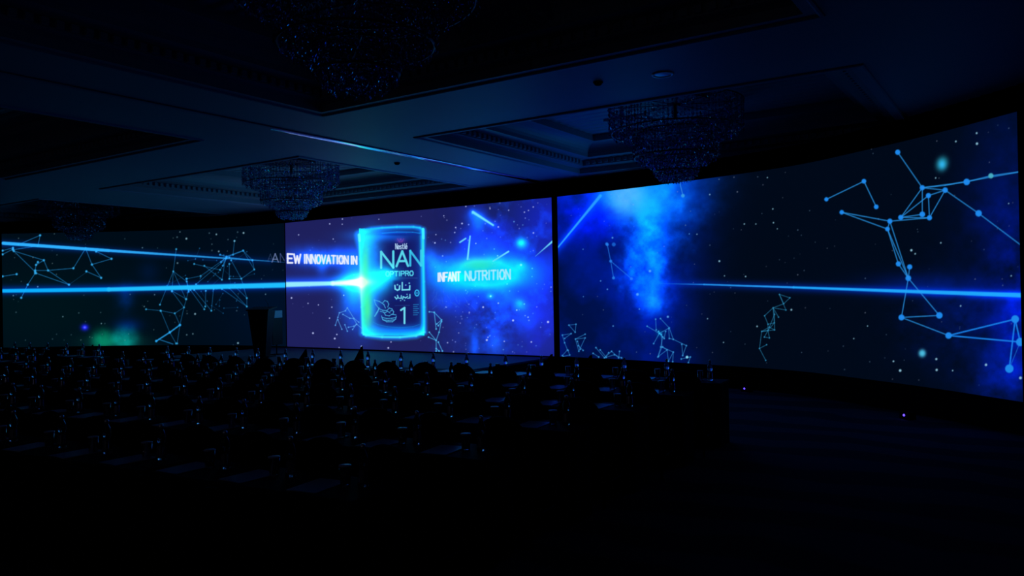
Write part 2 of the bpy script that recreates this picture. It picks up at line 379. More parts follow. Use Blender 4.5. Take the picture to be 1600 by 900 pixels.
LINE = (40, 150, 225)
def paint_left(P):
    P.base((0, 11, 23))
    P.glow(60, 480, 120, 60, (0, 10, 4), .8); P.glow(420, 470, 60, 80, (0, 6, 22), .7)
    P.glow(195, 465, 10, 16, (0, 18, 60), .7, nz=.9, seed=3); P.glow(232, 425, 12, 12, (0, 12, 45), .5)
    P.glow(160, 530, 13, 13, (0, 95, 60), .75, nz=.6, seed=5, p=3); P.glow(195, 528, 15, 14, (0, 120, 115), .85, nz=.5, seed=9, p=3)
    P.glow(180, 535, 30, 9, (10, 90, 60), .6); P.glow(200, 508, 14, 7, (0, 25, 120), .5)
    P.glow(132.5, 511.5, 4, 3.4, (30, 20, 255), .95); P.glow(132.5, 511.5, 1.3, 1.2, (90, 90, 120), .8)
    # constellations
    t = lambda a, b: (a / 3.461, 320 + b / 3.461)
    E1 = [[(100, 215), (217, 165), (205, 222), (70, 243)], [(14, 268), (70, 240)], [(14, 248), (70, 233)], [(75, 250), (237, 300), (195, 325), (190, 355)], [(75, 250), (190, 362)],
          [(237, 300), (260, 355)], [(190, 355), (260, 355), (397, 343)], [(195, 370), (373, 432), (260, 355)], [(190, 370), (150, 432), (115, 503)], [(397, 343), (463, 235), (497, 323), (547, 395)],
          [(497, 323), (603, 292), (520, 252)], [(467, 360), (547, 395)], [(14, 387), (90, 375)], [(205, 310), (195, 325)]]
    P.net(t, E1, .8, 1.6, LINE, .75, (50, 170, 235))
    P.net(t, [[(373, 432), (467, 365)]], .6, 0, LINE, .3)
    E2 = [[(953, 240), (937, 360)], [(937, 360), (865, 540)], [(937, 360), (930, 465)], [(937, 360), (1005, 510)], [(937, 360), (1010, 415)], [(930, 465), (1008, 510)], [(930, 468), (995, 555)],
          [(1020, 460), (1008, 510), (995, 555), (945, 587), (868, 572), (790, 565)], [(945, 587), (973, 650)], [(870, 575), (918, 690), (952, 750), (958, 750), (973, 650), (995, 555)],
          [(1010, 400), (1085, 385), (1225, 285)], [(1050, 320), (1190, 352)], [(1105, 330), (1200, 405), (1220, 290)], [(1240, 320), (1240, 400)],
          [(1225, 285), (1315, 248), (1375, 350), (1305, 400), (1240, 400)], [(1250, 300), (1305, 400), (1335, 505), (1335, 550), (1200, 455)], [(1060, 430), (1225, 290)],
          [(1030, 460), (1105, 565)], [(1050, 460), (1143, 573), (1155, 455)], [(1113, 465), (1110, 550)], [(1315, 248), (1365, 300), (1375, 350)], [(1268, 195), (1260, 270)],
          [(1240, 450), (1335, 550)], [(1270, 440), (1335, 505)]]
    P.net(t, E2, .7, 1.25, LINE, .6, (50, 165, 220))
    P.net(t, [[(973, 650), (918, 690), (845, 737)]], 2.0, 1.8, (40, 165, 240), .85); P.net(t, [[(858, 727), (935, 753)]], 1.2, 0, LINE, .7)
    rs = np.random.RandomState(4)
    for k in range(26):   # faint crossing links
        a = (rs.uniform(1000, 1330), rs.uniform(270, 560)); b = (a[0] + rs.uniform(-110, 110), a[1] + rs.uniform(-80, 60)); P.net(t, [[a, b]], .6, .6, (30, 110, 170), .28)
    P.net(t, [[(1195, 310), (1225, 280), (1315, 248)], [(1190, 270), (1240, 285), (1365, 300)], [(1225, 285), (1205, 330)], [(1008, 400), (1015, 440), (1020, 470)]], 1.4, 1.3, LINE, .6)
    for x, y, r, a in ((1008, 183, 2, .8), (958, 175, 1.6, .4), (973, 147, 1.2, .6), (1132, 153, 1.4, .4), (1170, 160, 1.6, .8), (1285, 148, 1.4, .4), (1317, 152, 1.8, .9), (1268, 196, 1.5, .8), (1233, 188, 1.2, .4),
                       (1146, 213, 1.1, .5), (1183, 252, 1.6, .8), (1146, 247, 1.4, .35), (960, 315, 1.7, .6), (1055, 590, 1.9, .8), (1012, 588, 1.3, .4), (1043, 698, 1.4, .6), (1010, 703, 1.3, .6), (1287, 748, 1.8, .9),
                       (340, 605, 1.1, .7), (548, 642, 1.0, .8), (426, 585, 1.2, .4), (87, 581, 1.3, .35), (770, 232, 1.1, .7), (72, 491, 1.2, .6), (204, 443, 1.3, .7), (1436, 484, 1.1, .7), (1280, 573, 1.2, .4), (306, 700, 1, .3), (385, 703, 1, .3), (836, 486, 1.2, .6), (675, 184, 1, .3), (780, 550, 1.2, .6)):
        p = t(x, y); P.dot(p[0], p[1], r * .72, (150, 200, 215), a)
    P.stars(60, 5, 448, 362, 540, 11, [(90, 130, 140), (120, 150, 150)], .8)
    # the two light trails
    P.halo((5, 381), (420, 408), 4.2, (0, 50, 170), .5, .2); P.halo((5, 454), (460, 446), 5, (0, 50, 190), .6)
    P.seg((5, 380), (170, 391.5), 5, (45, 175, 255), 1, 4.6); P.seg((170, 391.5), (420, 408), 4.2, (45, 170, 250), 1, 1.2, .7); P.seg((420, 408), (455, 411), 1.2, (40, 120, 210), .7, .8, .3)
    P.seg((5, 454.5), (170, 452.3), 5.6, (10, 175, 255), 1, 6.2, soft=1); P.seg((170, 452.3), (460, 445), 6.2, (30, 190, 255), 1, 8.2, soft=1.2)
    text(P, 'A', 418, 427, 397, 408.5, 397, 408.5, .8, (70, 90, 130), .6); text(P, 'A', 425, 435, 396.5, 409.5, 396.5, 409.5, 1.5, (120, 140, 190), .8); text(P, 'N', 438, 446.5, 396.5, 410, 396.5, 410, 1.3, (75, 90, 150), .7)
    text(P, 'E', 448.5, 456, 396.5, 411, 396.5, 411, 2.0, (215, 225, 250), .9)

def paint_centre(P):
    n1 = fbm(P.x, P.y, 60, 21); n2 = fbm(P.x, P.y, 26, 31)
    P.base((30, 32, 92))
    f = 1 / (1 + np.exp(-(P.x - 700) / 22.)); f2 = 1 / (1 + np.exp(-(P.x - 735 - (P.y - 430) * .25) / 10.))
    P.mixto((18, 32, 112), f * .7); P.add((4, 16, 150), f * np.clip((n1 - .46) * 3.4, 0, 1) * .42)
    P.add((0, 60, 170), f * np.clip((n2 - .57) * 4, 0, 1) * .35)
    P.mixto((24, 28, 84), np.exp(-((P.x - 700) / 28.) ** 2 - ((P.y - 345) / 45.) ** 2) * .6)
    P.mixto((30, 38, 120), np.exp(-((P.x - 712) / 22.) ** 2 - ((P.y - 520) / 30.) ** 2) * .7)
    P.glow(850, 350, 30, 45, (0, 10, 150), .5); P.glow(845, 520, 40, 40, (10, 10, 80), .7); P.glow(770, 500, 30, 40, (0, 60, 200), .4, nz=1.2, seed=77, ns=14)
    P.glow(742, 545, 5, 22, (0, 70, 200), .5, nz=.8, seed=14); P.glow(775, 540, 9, 12, (10, 90, 220), .5)
    P.stars(30, 452, 690, 330, 545, 12, [(100, 110, 180), (130, 140, 210)], .6)
    P.stars(130, 690, 862, 315, 552, 13, [(150, 170, 255), (120, 200, 255), (200, 210, 255)], 1.0)
    t2 = lambda a, b: (400 + a / 3.3333, 300 + b / 3.3333)
    for x, y, r in ((185, 552, 1.9), (297, 735, 2.1), (410, 763, 2.1), (421, 742, 1.5), (222, 223, 1.3), (450, 141, 1.4), (384, 166, 1.4), (449, 168, 1.1), (402, 245, 1.1), (325, 588, 1.2), (271, 580, 1.2), (383, 657, 1.3),
                    (395, 600, 1.3), (457, 538, 1.1), (549, 804, 1.6), (689, 812, 1.9), (703, 781, 1.4), (433, 810, 1.1), (932, 265, 1.7), (978, 124, 1.2), (1073, 164, 1.9), (1040, 185, 1.5), (1035, 211, 1.4), (1219, 87, 1.2),
                    (1316, 95, 1.2), (1398, 105, 1.4), (1419, 96, 1.2), (1444, 78, 1.3), (1262, 182, 1.6), (1093, 75, 1.4), (937, 222, 1.2), (1445, 213, 1.6), (1183, 600, 2), (1339, 669, 2.3), (1521, 677, 2.6), (1202, 771, 2.3),
                    (1434, 781, 1.7), (1208, 757, 1.3), (1293, 778, 1.3), (1262, 579, 1.4), (1222, 543, 1.8), (1380, 380, 2.4), (1358, 615, 1.4), (1417, 652, 1.3), (1145, 268, 1.2), (640, 142, 1)):
        p = t2(x, y); P.dot(p[0], p[1], r * .62, (200, 210, 255), .95)
    # glow blobs of the nebula and the burst behind the right hand words
    for cx, cy, s, c, a in ((743, 340, 9, (0, 90, 220), .7), (748, 352, 7, (0, 120, 200), .5), (815, 380, 6, (0, 170, 255), 1.1), (812, 475, 7, (0, 120, 255), .9), (814, 415, 6, (0, 130, 200), .8), (766, 463, 4, (0, 120, 240), .7),
                            (790, 462, 12, (0, 60, 220), .6), (738, 375, 14, (0, 40, 190), .6), (765, 390, 22, (0, 50, 220), .6), (830, 440, 22, (0, 30, 200), .5), (822, 498, 14, (0, 60, 230), .5), (690, 470, 16, (0, 50, 160), .5)):
        P.glow(cx, cy, s, s * .9, c, a, nz=.5, seed=int(cx))
    P.glow(750, 428, 54, 26, (0, 70, 245), .95, nz=.5, seed=41, ns=30); P.glow(752, 428, 38, 13.5, (0, 150, 235), 1.0, nz=.35, seed=43, rot=-.06, p=2.6)
    P.glow(700, 424, 24, 17, (0, 90, 190), .75, nz=.6, seed=44, rot=.25); P.glow(790, 418, 26, 11, (0, 130, 220), .7, nz=.5, seed=45); P.glow(672, 405, 9, 14, (0, 90, 210), .7, rot=-.6, nz=.5, seed=46)
    P.glow(752, 415, 18, 7, (150, 200, -90), .6, nz=.3, seed=47); P.glow(757, 440, 16, 6, (60, 170, 20), .35)
    P.glow(735, 424, 12, 10, (0, 200, 235), .6, nz=.5, seed=147); P.glow(785, 430, 20, 10, (0, 190, 240), .8, nz=.4, seed=148); P.glow(760, 438, 34, 10, (0, 130, 235), .7)
    P.c = np.clip(P.c, 0, 1.05); P.mixto((40, 235, 170), .6 * np.exp(-.5 * ((P.x - 752) / 17) ** 2 - .5 * ((P.y - 417) / 7) ** 2))
    P.mixto((0, 195, 255), .9 * np.exp(-.5 * (((P.x - 754) / 52) ** 2 + ((P.y - 430 + (P.x - 752) * .08) / 17) ** 2) ** 1.2) * np.clip(.35 + 1.3 * fbm(P.x, P.y, 24, 151), 0, 1))
    P.mixto((50, 240, 180), .5 * np.exp(-.5 * ((P.x - 750) / 15) ** 2 - .5 * ((P.y - 415) / 5) ** 2))
    # left words glow
    P.glow(495, 402, 34, 11, (0, 75, 230), .9, nz=.4, seed=51); P.glow(503, 406, 14, 5, (0, 130, 240), .8); P.glow(540, 402, 22, 9, (0, 60, 220), .7); P.glow(503, 418, 6, 9, (0, 60, 160), .6)
    # halo of the beam and flare
    P.halo((449, 444.3), (560, 441), 7, (0, 70, 220), .8); P.seg((448, 444.6), (520, 442.8), 8, (150, 235, 255), 1, 6.2, soft=1.3); P.seg((520, 442.8), (566, 441), 6.2, (225, 255, 240), 1, 9, soft=2.0)
    P.glow(563, 455, 20, 42, (0, 90, 245), .85, nz=.35, seed=61); P.glow(552, 448, 12, 22, (0, 150, 240), .75); P.glow(551, 441, 17, 8, (0, 190, 235), .9)
    P.glow(607, 436, 15, 13, (0, 225, 240), 1.1, nz=.2, seed=62); P.glow(590, 440, 18, 16, (0, 170, 190), .7)
    # the glowing can
    left = [(561.0, 367), (562.5, 405), (564.0, 441), (565.2, 480), (566.5, 520)]; right = [(661.2, 359), (661.8, 400), (662.2, 440), (662.6, 480), (663, 519)]
    top = [(561, 367), (566, 362), (580, 358), (597, 356), (620, 354.7), (646, 354.6), (656, 356), (661.2, 359)]; bot = [(566.5, 520), (572, 524), (597, 526.5), (625, 526.8), (650, 524.5), (663, 519)]
    inside = (P.x > 561 + (P.y - 367) * .036) & (P.x < 661.2 + (P.y - 359) * .011) & (P.y > 357) & (P.y < 524)
    ii = inside.astype(float)
    P.mixto((14, 22, 98), ii * .7 * np.clip((P.x - 585) / 25, 0, 1))
    for A, s, c, a in ((left, 7, (0, 110, 255), 1.0), (right, 4.6, (0, 120, 255), .95), (top, 4.2, (0, 110, 255), .9), (bot, 5, (0, 120, 255), .95)):
        for p, q in zip(A, A[1:]):
            d0 = np.hypot(*(np.array(q) - p)); 
            dx, dy = q[0] - p[0], q[1] - p[1]; tt = np.clip(((P.x - p[0]) * dx + (P.y - p[1]) * dy) / (d0 * d0), 0, 1)
            dd = np.hypot(P.x - p[0] - tt * dx, P.y - p[1] - tt * dy)
            g = np.exp(-.5 * (dd / s) ** 2) * a; P.c = np.maximum(P.c, g[:, None] * np.array(c) / 255.)
    # cyan fill on the inner left and at both rims
    xin = P.x - (561 + (P.y - 367) * .036); xr = (661.2 + (P.y - 359) * .011) - P.x
    P.add((0, 190, 225), ii * np.exp(-(np.clip(xin, 0, 99) / 17.) ** 1.6) * (.75 + .5 * (fbm(P.x, P.y, 20, 131) - .5)))
    P.add((0, 120, 190), ii * np.exp(-np.clip(xr, 0, 99) / 5.) * .75)
    P.glow(580, 385, 12, 18, (0, 130, 200), .6, nz=.4, seed=71); P.glow(592, 368, 30, 6, (0, 110, 210), .7); P.glow(628, 363, 30, 2.2, (0, 40, 90), .5)
    P.add((0, 130, 210), ii * np.exp(-.5 * ((P.y - 520) / 7.) ** 2) * .9)
    P.mixto((10, 40, 140), ii * np.exp(-.5 * ((P.y - 366.5) / 1.3) ** 2) * np.exp(-.5 * ((P.x - 628) / 20) ** 2) * .8)
    e = ((P.x - 622) / 39.) ** 2 + ((P.y - 506) / 9.) ** 2
    P.poly([(583, 503), (590, 507), (605, 510.5), (625, 512), (645, 510.5), (655, 507)], 1.0, (0, 150, 235), .5)
    P.poly(left, 3.0, (60, 235, 235), 1, soft=1.3); P.poly(right, 3.0, (30, 215, 255), 1, soft=1.3); P.poly(top, 2.6, (30, 205, 255), 1, soft=1.2); P.poly(bot, 3.0, (60, 235, 250), 1, soft=1.3)
    P.seg((561, 367), (562, 376), 4, (90, 240, 255), 1); P.seg((661, 358), (661.5, 372), 4, (60, 240, 255), 1)
    P.poly([(597, 364.5), (620, 362.5), (645, 362.8), (656, 364.5)], 1.0, (20, 170, 255), .7)
    P.glow(565, 441, 7, 6, (255, 200, 160), .9); P.glow(566, 445, 3.5, 16, (230, 130, 40), .5); P.glow(561, 441, 13, 3.5, (200, 140, 150), .8)
    P.c = np.clip(P.c, 0, 1.05)
    ii2 = ii * np.clip((P.y - 362) / 8, 0, 1) * np.clip((518 - P.y) / 10, 0, 1)
    P.mixto((75, 255, 150), ii2 * .8 * np.exp(-.5 * ((P.x - 574) / 5.5) ** 2 - .5 * ((P.y - 484) / 24) ** 2)); P.mixto((80, 255, 170), ii2 * .6 * np.exp(-.5 * ((P.x - 571) / 4) ** 2 - .5 * ((P.y - 412) / 20) ** 2))
    P.mixto((90, 255, 170), ii2 * .45 * np.exp(-.5 * ((P.x - 661) / 2.) ** 2 - .5 * ((P.y - 395) / 22) ** 2))
    # print on the can
    cy = (88, 215, 235)
    P.glow(626, 376, 5, 3, (90, 30, 70), .6); P.poly([(621, 373), (624, 378), (628, 378), (631, 373)], .9, (150, 70, 130), .6); P.dot(626, 374, 1, (150, 80, 140), .6)
    text(P, 'Nestl\u00e9', 618, 636, 381, 389, 380.6, 388.6, 1.2, (180, 215, 245), .95)
    text(P, 'N', 595.5, 614.5, 393.5, 418.5, 392.8, 418, 3.5, cy); text(P, 'A', 619.5, 637.5, 393, 416, 392.5, 415.5, 3.5, cy); text(P, 'N', 641, 658, 392, 415, 391.5, 415, 3.4, (60, 210, 245), .85)
    text(P, 'OPTIPRO', 603, 645.5, 424.5, 431.5, 423.5, 430.5, 1.7, (85, 215, 240), .9)
    P.glow(606, 429, 9, 7, (0, 200, 190), .8)
    P.seg((617, 434.5), (652, 434.5), .7, (60, 120, 200), .6)
    ar = (120, 225, 245)
    P.mixto((14, 30, 120), np.exp(-((P.x - 629) / 15.) ** 8 - ((P.y - 447) / 9.) ** 8) * .75); P.mixto((14, 30, 120), np.exp(-((P.x - 629) / 15.) ** 8 - ((P.y - 464) / 7.) ** 8) * .75)
    P.poly([(617, 446), (617.5, 451.5), (621, 453.5), (624, 452), (624.5, 446.5)], 2.2, ar); P.poly([(628.5, 441.5), (628.5, 453)], 2.0, ar); P.poly([(628.5, 453), (640, 452.5), (640.3, 446.5)], 2.2, ar)
    P.dot(621, 445, 1.1, ar); P.dot(639.5, 442.5, 1.1, ar); P.dot(634, 445.5, .9, ar)
    P.poly([(617, 464), (619.5, 467), (622, 464.5), (621, 461.5)], 1.6, ar); P.poly([(623, 466), (627, 466), (627, 462)], 1.5, ar); P.poly([(629, 467.5), (630, 463.5), (634, 465.5), (637, 463)], 1.5, ar)
    P.poly([(637, 466), (640.5, 465.5), (640.5, 460)], 1.5, ar); P.dot(626, 469.5, .8, ar); P.dot(632, 469.3, .8, ar); P.dot(636, 460, .8, ar)
    P.seg((617, 477.5), (640, 477), .6, (50, 110, 190), .5)
    P.poly([(626.5, 484.5), (632, 481), (632, 505)], 3.0, (110, 220, 240))
    for k in range(6): P.seg((646, 476 + k * 3.2), (654 - (k % 2) * 2, 475.8 + k * 3.2), 1.0, (40, 170, 230), .7)
    P.poly([(651.5 + 3.2 * math.cos(a), 457.8 + 4.6 * math.sin(a)) for a in np.linspace(0, 6.3, 12)], 1.6, (50, 190, 245), .9); P.dot(651.5, 457.8, 1.4, (40, 170, 235), .9)
    nest = lambda a, b: (520 + a / 3.913, 330 + b / 3.913)
    for L in ([(253, 542), (262, 570), (283, 596), (305, 606)], [(253, 542), (285, 552), (312, 570), (322, 592)], [(305, 560), (318, 546), (334, 552), (342, 568), (336, 586)], [(283, 596), (268, 620), (255, 642)], [(283, 590), (275, 615), (258, 642)],
              [(305, 606), (330, 608), (345, 592), (362, 598), (372, 615), (368, 630)], [(290, 612), (312, 618), (322, 636), (345, 640), (362, 630), (386, 634)],
              [(298, 640), (305, 662), (330, 676), (365, 676), (384, 660), (388, 642)], [(302, 650), (330, 656), (360, 655), (386, 650)], [(308, 665), (340, 668), (376, 664)], [(318, 622), (335, 612), (350, 622)], [(350, 612), (362, 606)]):
        P.poly([nest(*p) for p in L], 1.15, (75, 185, 235), .9)
    # words
    wh = (235, 238, 255)
    text(P, 'EW', 449.5, 469.5, 396.8, 410.5, 397.8, 410.8, 2.8, wh); text(P, 'INNOVATION', 475, 544, 398, 411, 400.3, 412, 2.5, wh, .95); text(P, 'INNOVATION', 477.5, 541, 397.6, 411, 400.3, 412, 2.2, (190, 205, 255), .5)
    text(P, 'IN', 548.3, 557.3, 400.5, 412.3, 401, 412.6, 2.6, wh)
    text(P, 'INFANT', 684, 719, 427, 439.5, 425, 438.5, 2.4, wh, .95); text(P, 'INFANT', 686, 717, 426.5, 439, 425, 438, 2.0, (160, 200, 255), .5)
    text(P, 'NUTRITION', 727, 797, 424.5, 438, 421.5, 435.5, 2.6, (175, 235, 255), .85)
    P.glow(715, 433, 9, 4, (0, 200, 255), .35)
    # streaks
    sk = (110, 225, 255)
    P.halo((739, 332), (770, 351.5), 4, (0, 90, 220), .5); P.seg((739, 331.5), (770.5, 351.8), 4.2, sk, 1, 2.8, soft=.9); P.seg((718.6, 378.6), (727.6, 372.6), 2.4, sk, .9); P.seg((734.5, 369), (730.6, 405), 2.0, sk, 1, 2.8)
    P.seg((794.5, 393), (770.5, 408), 2.6, sk, 1, 2.2, .7); P.seg((836.5, 400.5), (863.5, 377), .8, sk, .5, 3.0, 1)
    c7 = lambda a, b: (360 + a / 6.43, 460 + b / 6.43)
    P.net(c7, [[(1175, 135), (1155, 165), (1095, 185), (1080, 230), (1055, 310)], [(1080, 255), (1120, 350)], [(1130, 200), (1200, 240), (1240, 240), (1175, 135)], [(1150, 305), (1175, 370)], [(1185, 330), (1240, 320), (1270, 300)],
               [(1240, 240), (1290, 280)], [(1265, 300), (1228, 352)], [(1240, 245), (1270, 300), (1320, 340)]], .9, .9, (90, 170, 245), .85)
    c3 = lambda a, b: (520 + a / 3.913, 330 + b / 3.913)
    P.net(c3, [[(590, 615), (620, 618), (665, 665), (650, 740), (632, 790)], [(620, 618), (632, 720)], [(665, 665), (635, 690)], [(590, 740), (632, 790), (632, 855)], [(585, 770), (632, 790)], [(645, 800), (670, 855)], [(665, 675), (645, 700)], [(650, 855), (632, 840)]], 1.0, 1.1, (80, 190, 245), .85)
    rs = np.random.RandomState(8)
    for k in range(22):
        a = (rs.uniform(678, 745), rs.uniform(450, 478)); P.seg(a, (a[0] + rs.uniform(-9, 9), a[1] + rs.uniform(2, 13)), .6, (60, 120, 220), .4)

def paint_right(P):
    P.base((1, 9, 24))
    n = fbm(P.x, P.y, 70, 91); n2 = fbm(P.x, P.y, 34, 95)
    f = 1 / (1 + np.exp((P.x - 1075) / 22.)); P.mixto((0, 16, 72), f * .9); P.add((0, 14, 110), f * np.clip((n - .42) * 2.4, 0, 1) * .6)
    P.glow(920, 330, 45, 34, (0, 12, 190), .8, nz=.8, seed=92, ns=30); P.glow(1010, 450, 40, 50, (0, 24, 160), .6, nz=.6, seed=93)
    P.glow(1085, 340, 30, 50, (0, 12, 60), .5, nz=.5, seed=96)
    # bright cloud falling from the top
    cx = np.interp(P.y, [285, 330, 380, 430, 476, 520], [998, 1012, 1022, 1018, 1014, 1012]); hw = np.interp(P.y, [285, 320, 360, 400, 440, 480, 520], [60, 50, 30, 24, 19, 13, 8])
    warp = (n2 - .5) * 60
    d = np.abs(P.x - cx + warp * 1.0 + (fbm(P.x, P.y, 14, 111) - .5) * 24) / hw; fade = np.interp(P.y, [285, 400, 440, 480, 500], [1, .85, .6, .5, 0])
    P.add((0, 80, 235), np.exp(-.5 * (d / 1.25) ** 2.4) * fade * (.45 + .9 * np.clip(n2 * 1.1, 0, 1)))
    P.add((8, 75, 60), np.exp(-.5 * (d / .8) ** 2.6) * fade * np.clip(2.6 * (fbm(P.x, P.y, 20, 113) - .25), 0, 1.25))
    P.c = np.clip(P.c, 0, 1); P.mixto((20, 165, 255), .75 * np.exp(-.5 * (((P.x - 1005) / 34) ** 2 + ((P.y - 305) / 30) ** 2) ** 1.4) * np.clip(.5 + fbm(P.x, P.y, 22, 197), 0, 1)); P.mixto((92, 180, 255), .85 * np.exp(-.5 * (((P.x - 978) / 22) ** 2 + ((P.y - 303) / 24) ** 2) ** 1.4) * np.clip(.5 + fbm(P.x, P.y, 18, 198), 0, 1)); P.glow(1018, 325, 30, 26, (0, 25, 20), .5, nz=.5, seed=98); P.glow(1018, 468, 12, 10, (20, 110, 120), .6, nz=.5, seed=99)
    # right hand edge clouds
    P.glow(1600, 430, 45, 60, (0, 16, 150), .55, nz=1.2, seed=101, ns=40); P.glow(1598, 515, 34, 45, (0, 22, 190), .6, nz=1.0, seed=102, ns=30); P.glow(1585, 250, 50, 60, (0, 8, 55), .8, nz=.4, seed=103); P.glow(1570, 590, 40, 30, (0, 20, 140), .6, nz=.8, seed=104)
    P.glow(1500, 500, 60, 50, (0, 10, 60), .6, nz=1, seed=105); P.glow(1570, 340, 50, 40, (0, 8, 60), .6, nz=.8, seed=106); P.glow(1440, 445, 60, 12, (0, 20, 110), .55)
    P.stars(150, 870, 1600, 190, 610, 17, [(130, 140, 160), (100, 130, 160)], .9)
    # diagonal trail continuing from the centre wall
    P.halo((868, 392), (938, 306), 5, (0, 60, 220), .5); P.seg((864, 396), (938, 306), 1.6, (50, 175, 255), .95, 4.6, .75, soft=.8)
    # beam
    P.halo((1030, 442), (1600, 461.5), 5, (0, 45, 190), .25, .8)
    P.seg((1030, 443), (1100, 444.5), .8, (30, 130, 230), .3, 2, .9); P.seg((1100, 444.5), (1240, 449), 2.2, (35, 150, 240), .9, 3, 1); P.seg((1240, 449), (1600, 461.5), 3.2, (30, 165, 250), 1, 7, 1, soft=.9)
    c5 = lambda a, b: (1200 + a / 1.875, 160 + b / 1.875)
    a, b, c, d, e, f_, g, h, i = (380, 146), (452, 250), (519, 257), (470, 273), (389, 337), (452, 328), (473, 338), (357, 348), (350, 371)
    j, k, l, m, nn, o, p, q, r, s = (216, 322), (281, 231), (171, 284), (317, 306), (382, 473), (415, 482), (411, 515), (391, 630), (502, 624), (529, 683)
    t, u, v, ww, x, y, z, aa = (724, 635), (739, 702), (707, 780), (582, 233), (653, 215), (745, 202), (617, 325), (750, 425)
    P.net(c5, [[s, t, v], [s, u], [t, u]], 2.2, 0, (25, 135, 240), .9); P.net(c5, [[u, v]], 1, 0, LINE, .6)
    P.net(c5, [[a, b, c, d, e], [b, e, f_, b], [d, g], [c, g, h], [e, g], [c, z, aa], [j, h, i, j], [h, p, i], [i, nn, p], [o, p], [q, p, r, q, s], [l, k, m], [b, ww, x, y], [b, (519, 243), y]], 1.5, 0, (40, 145, 225), .85)
    for pt, rr in ((a, 4), (b, 4), (c, 4.2), (d, 4), (e, 4), (f_, 4.4), (g, 4), (h, 4), (i, 3.6), (j, 3.5), (k, 3.6), (l, 3.2), (m, 3.6), (nn, 4), (o, 4), (p, 4.4), (q, 4.6), (r, 5), (s, 5), (t, 6), (u, 6.5), (v, 6.5), (ww, 5), (z, 5)):
        w_ = c5(*pt); P.dot(w_[0], w_[1], rr, (28, 135, 235), 1.0)
    w_ = c5(*x); P.dot(w_[0], w_[1], 4, (70, 170, 190), 1); P.glow(1472, 256, 7.5, 9.5, (30, 120, 120), 1.0, rot=.3, p=3); P.glow(1472, 257, 4, 5, (20, 60, 110), .8); P.glow(1441, 552, 4.6, 5, (60, 145, 150), 1.2, p=3)
    for px, py, rr in ((1402, 557, 0), (1406.5, 579, 3.2), (1396, 564.5, 2), (1463, 561, 2.6), (1463.5, 578, 2.8), (1540.6, 570, 3), (1594.5, 590.5, 3.4), (1526, 208, 2.2), (1520, 210, 0), (1526.5, 224.5, 3), (1493.5, 221, 2), (1424, 391, 2.8), (1430, 396.5, 1.8),
                       (1470, 379.5, 1.7), (1462, 278, 1.6), (1501, 478, 1.8), (1355.5, 509.5, 1.3), (1334, 529, 1.3), (1576, 318, 1.3), (1580, 431, 1.6), (1596, 412, 2), (1488.5, 579, 1.6), (1207.5, 326.5, 1.5), (1208.5, 348, 1.6), (1214.5, 357.5, 1.1), (1124, 408, 2.2), (1165, 432, 1.6),
                       (1163, 350, 1.5), (1181, 350, 1.2), (1109, 304, 1.5), (1077, 365.5, 1.2), (1089, 366, 1.2), (1199, 277.5, 1.3), (1106, 557, 0), (1183, 510, 1.8), (1236.5, 484, 2.2), (1132, 431, 1.2), (1105.5, 498, 1.3), (957, 371.5, 2), (1130.5, 535, 1.2), (1015.5, 423.5, 3), (996, 460, 3.2),
                       (1043.5, 495, 2.6), (949, 452, 1.6), (938.5, 439, 1.4), (911, 389.5, 1.1), (958, 509.5, 1.6), (1073.5, 558, 2.6), (999, 483, 1.4), (911.5, 463.5, 1)):
        if rr: P.dot(px, py, rr * .62, (150, 205, 225) if px > 1080 else (90, 170, 235), .9)
    c4 = lambda a, b: (860 + a / 2.25, 200 + b / 2.25)
    L2 = (55, 150, 215)
    P.net(c4, [[(200, 410), (212, 468), (222, 527)], [(212, 468), (285, 530)]], 1.2, 2.2, (35, 120, 225), .8); P.dot(948, 381, 2.2, (35, 125, 235), .9); P.dot(959, 382, 3, (30, 120, 230), .7)
    P.net(c4, [[(455, 193), (466, 238)]], 1.2, 0, (60, 150, 230), .8); P.dot(1067, 305.8, 2.8, (50, 150, 230), 1)
    P.net(c4, [[(805, 585), (842, 597), (820, 618), (805, 585), (828, 640), (783, 632), (753, 660), (765, 690), (787, 685), (783, 632), (802, 665)], [(820, 618), (783, 632), (788, 655), (788, 710), (743, 715)], [(788, 655), (765, 712), (743, 715), (735, 775), (757, 817)],
               [(787, 685), (765, 712), (770, 738), (752, 735)], [(735, 775), (760, 762)], [(743, 715), (770, 700), (788, 710)], [(765, 690), (765, 712)], [(752, 735), (765, 712)]], .8, .9, (45, 140, 185), .75)
    P.net(c4, [[(340, 697), (383, 722), (363, 758)], [(370, 672), (372, 710)], [(387, 670), (418, 703), (383, 722), (395, 735), (388, 770), (378, 805), (392, 770)], [(418, 703), (432, 743), (418, 740), (416, 705)], [(432, 743), (478, 765), (465, 800), (462, 760)],
               [(390, 725), (392, 770), (432, 788), (430, 822)], [(395, 770), (410, 780), (415, 820), (432, 788)], [(460, 812), (492, 805), (485, 825)], [(410, 780), (380, 803)], [(380, 715), (400, 740), (405, 715)]], .9, 1.1, L2, .75)
    P.glow(1031, 521, 4, 4, (0, 70, 60), .6); P.dot(1073.5, 558, 2, (130, 215, 240), 1)
    P.net(c4, [[(65, 693), (90, 690), (87, 718), (65, 693)], [(73, 723), (42, 728), (50, 755), (60, 780), (42, 800)], [(73, 723), (50, 740)], [(62, 782), (68, 798), (45, 803)], [(122, 725), (88, 742), (100, 785), (122, 738), (88, 742)], [(98, 765), (115, 782)], [(95, 750), (105, 778)]], .8, 1.0, L2, .75)
    P.net(c4, [[(160, 772), (190, 808), (215, 785), (240, 808)], [(175, 780), (196, 806), (225, 797), (250, 808)], [(190, 808), (205, 790)], [(240, 808), (243, 785)], [(150, 792), (170, 805)]], .9, 1.1, L2, .7)

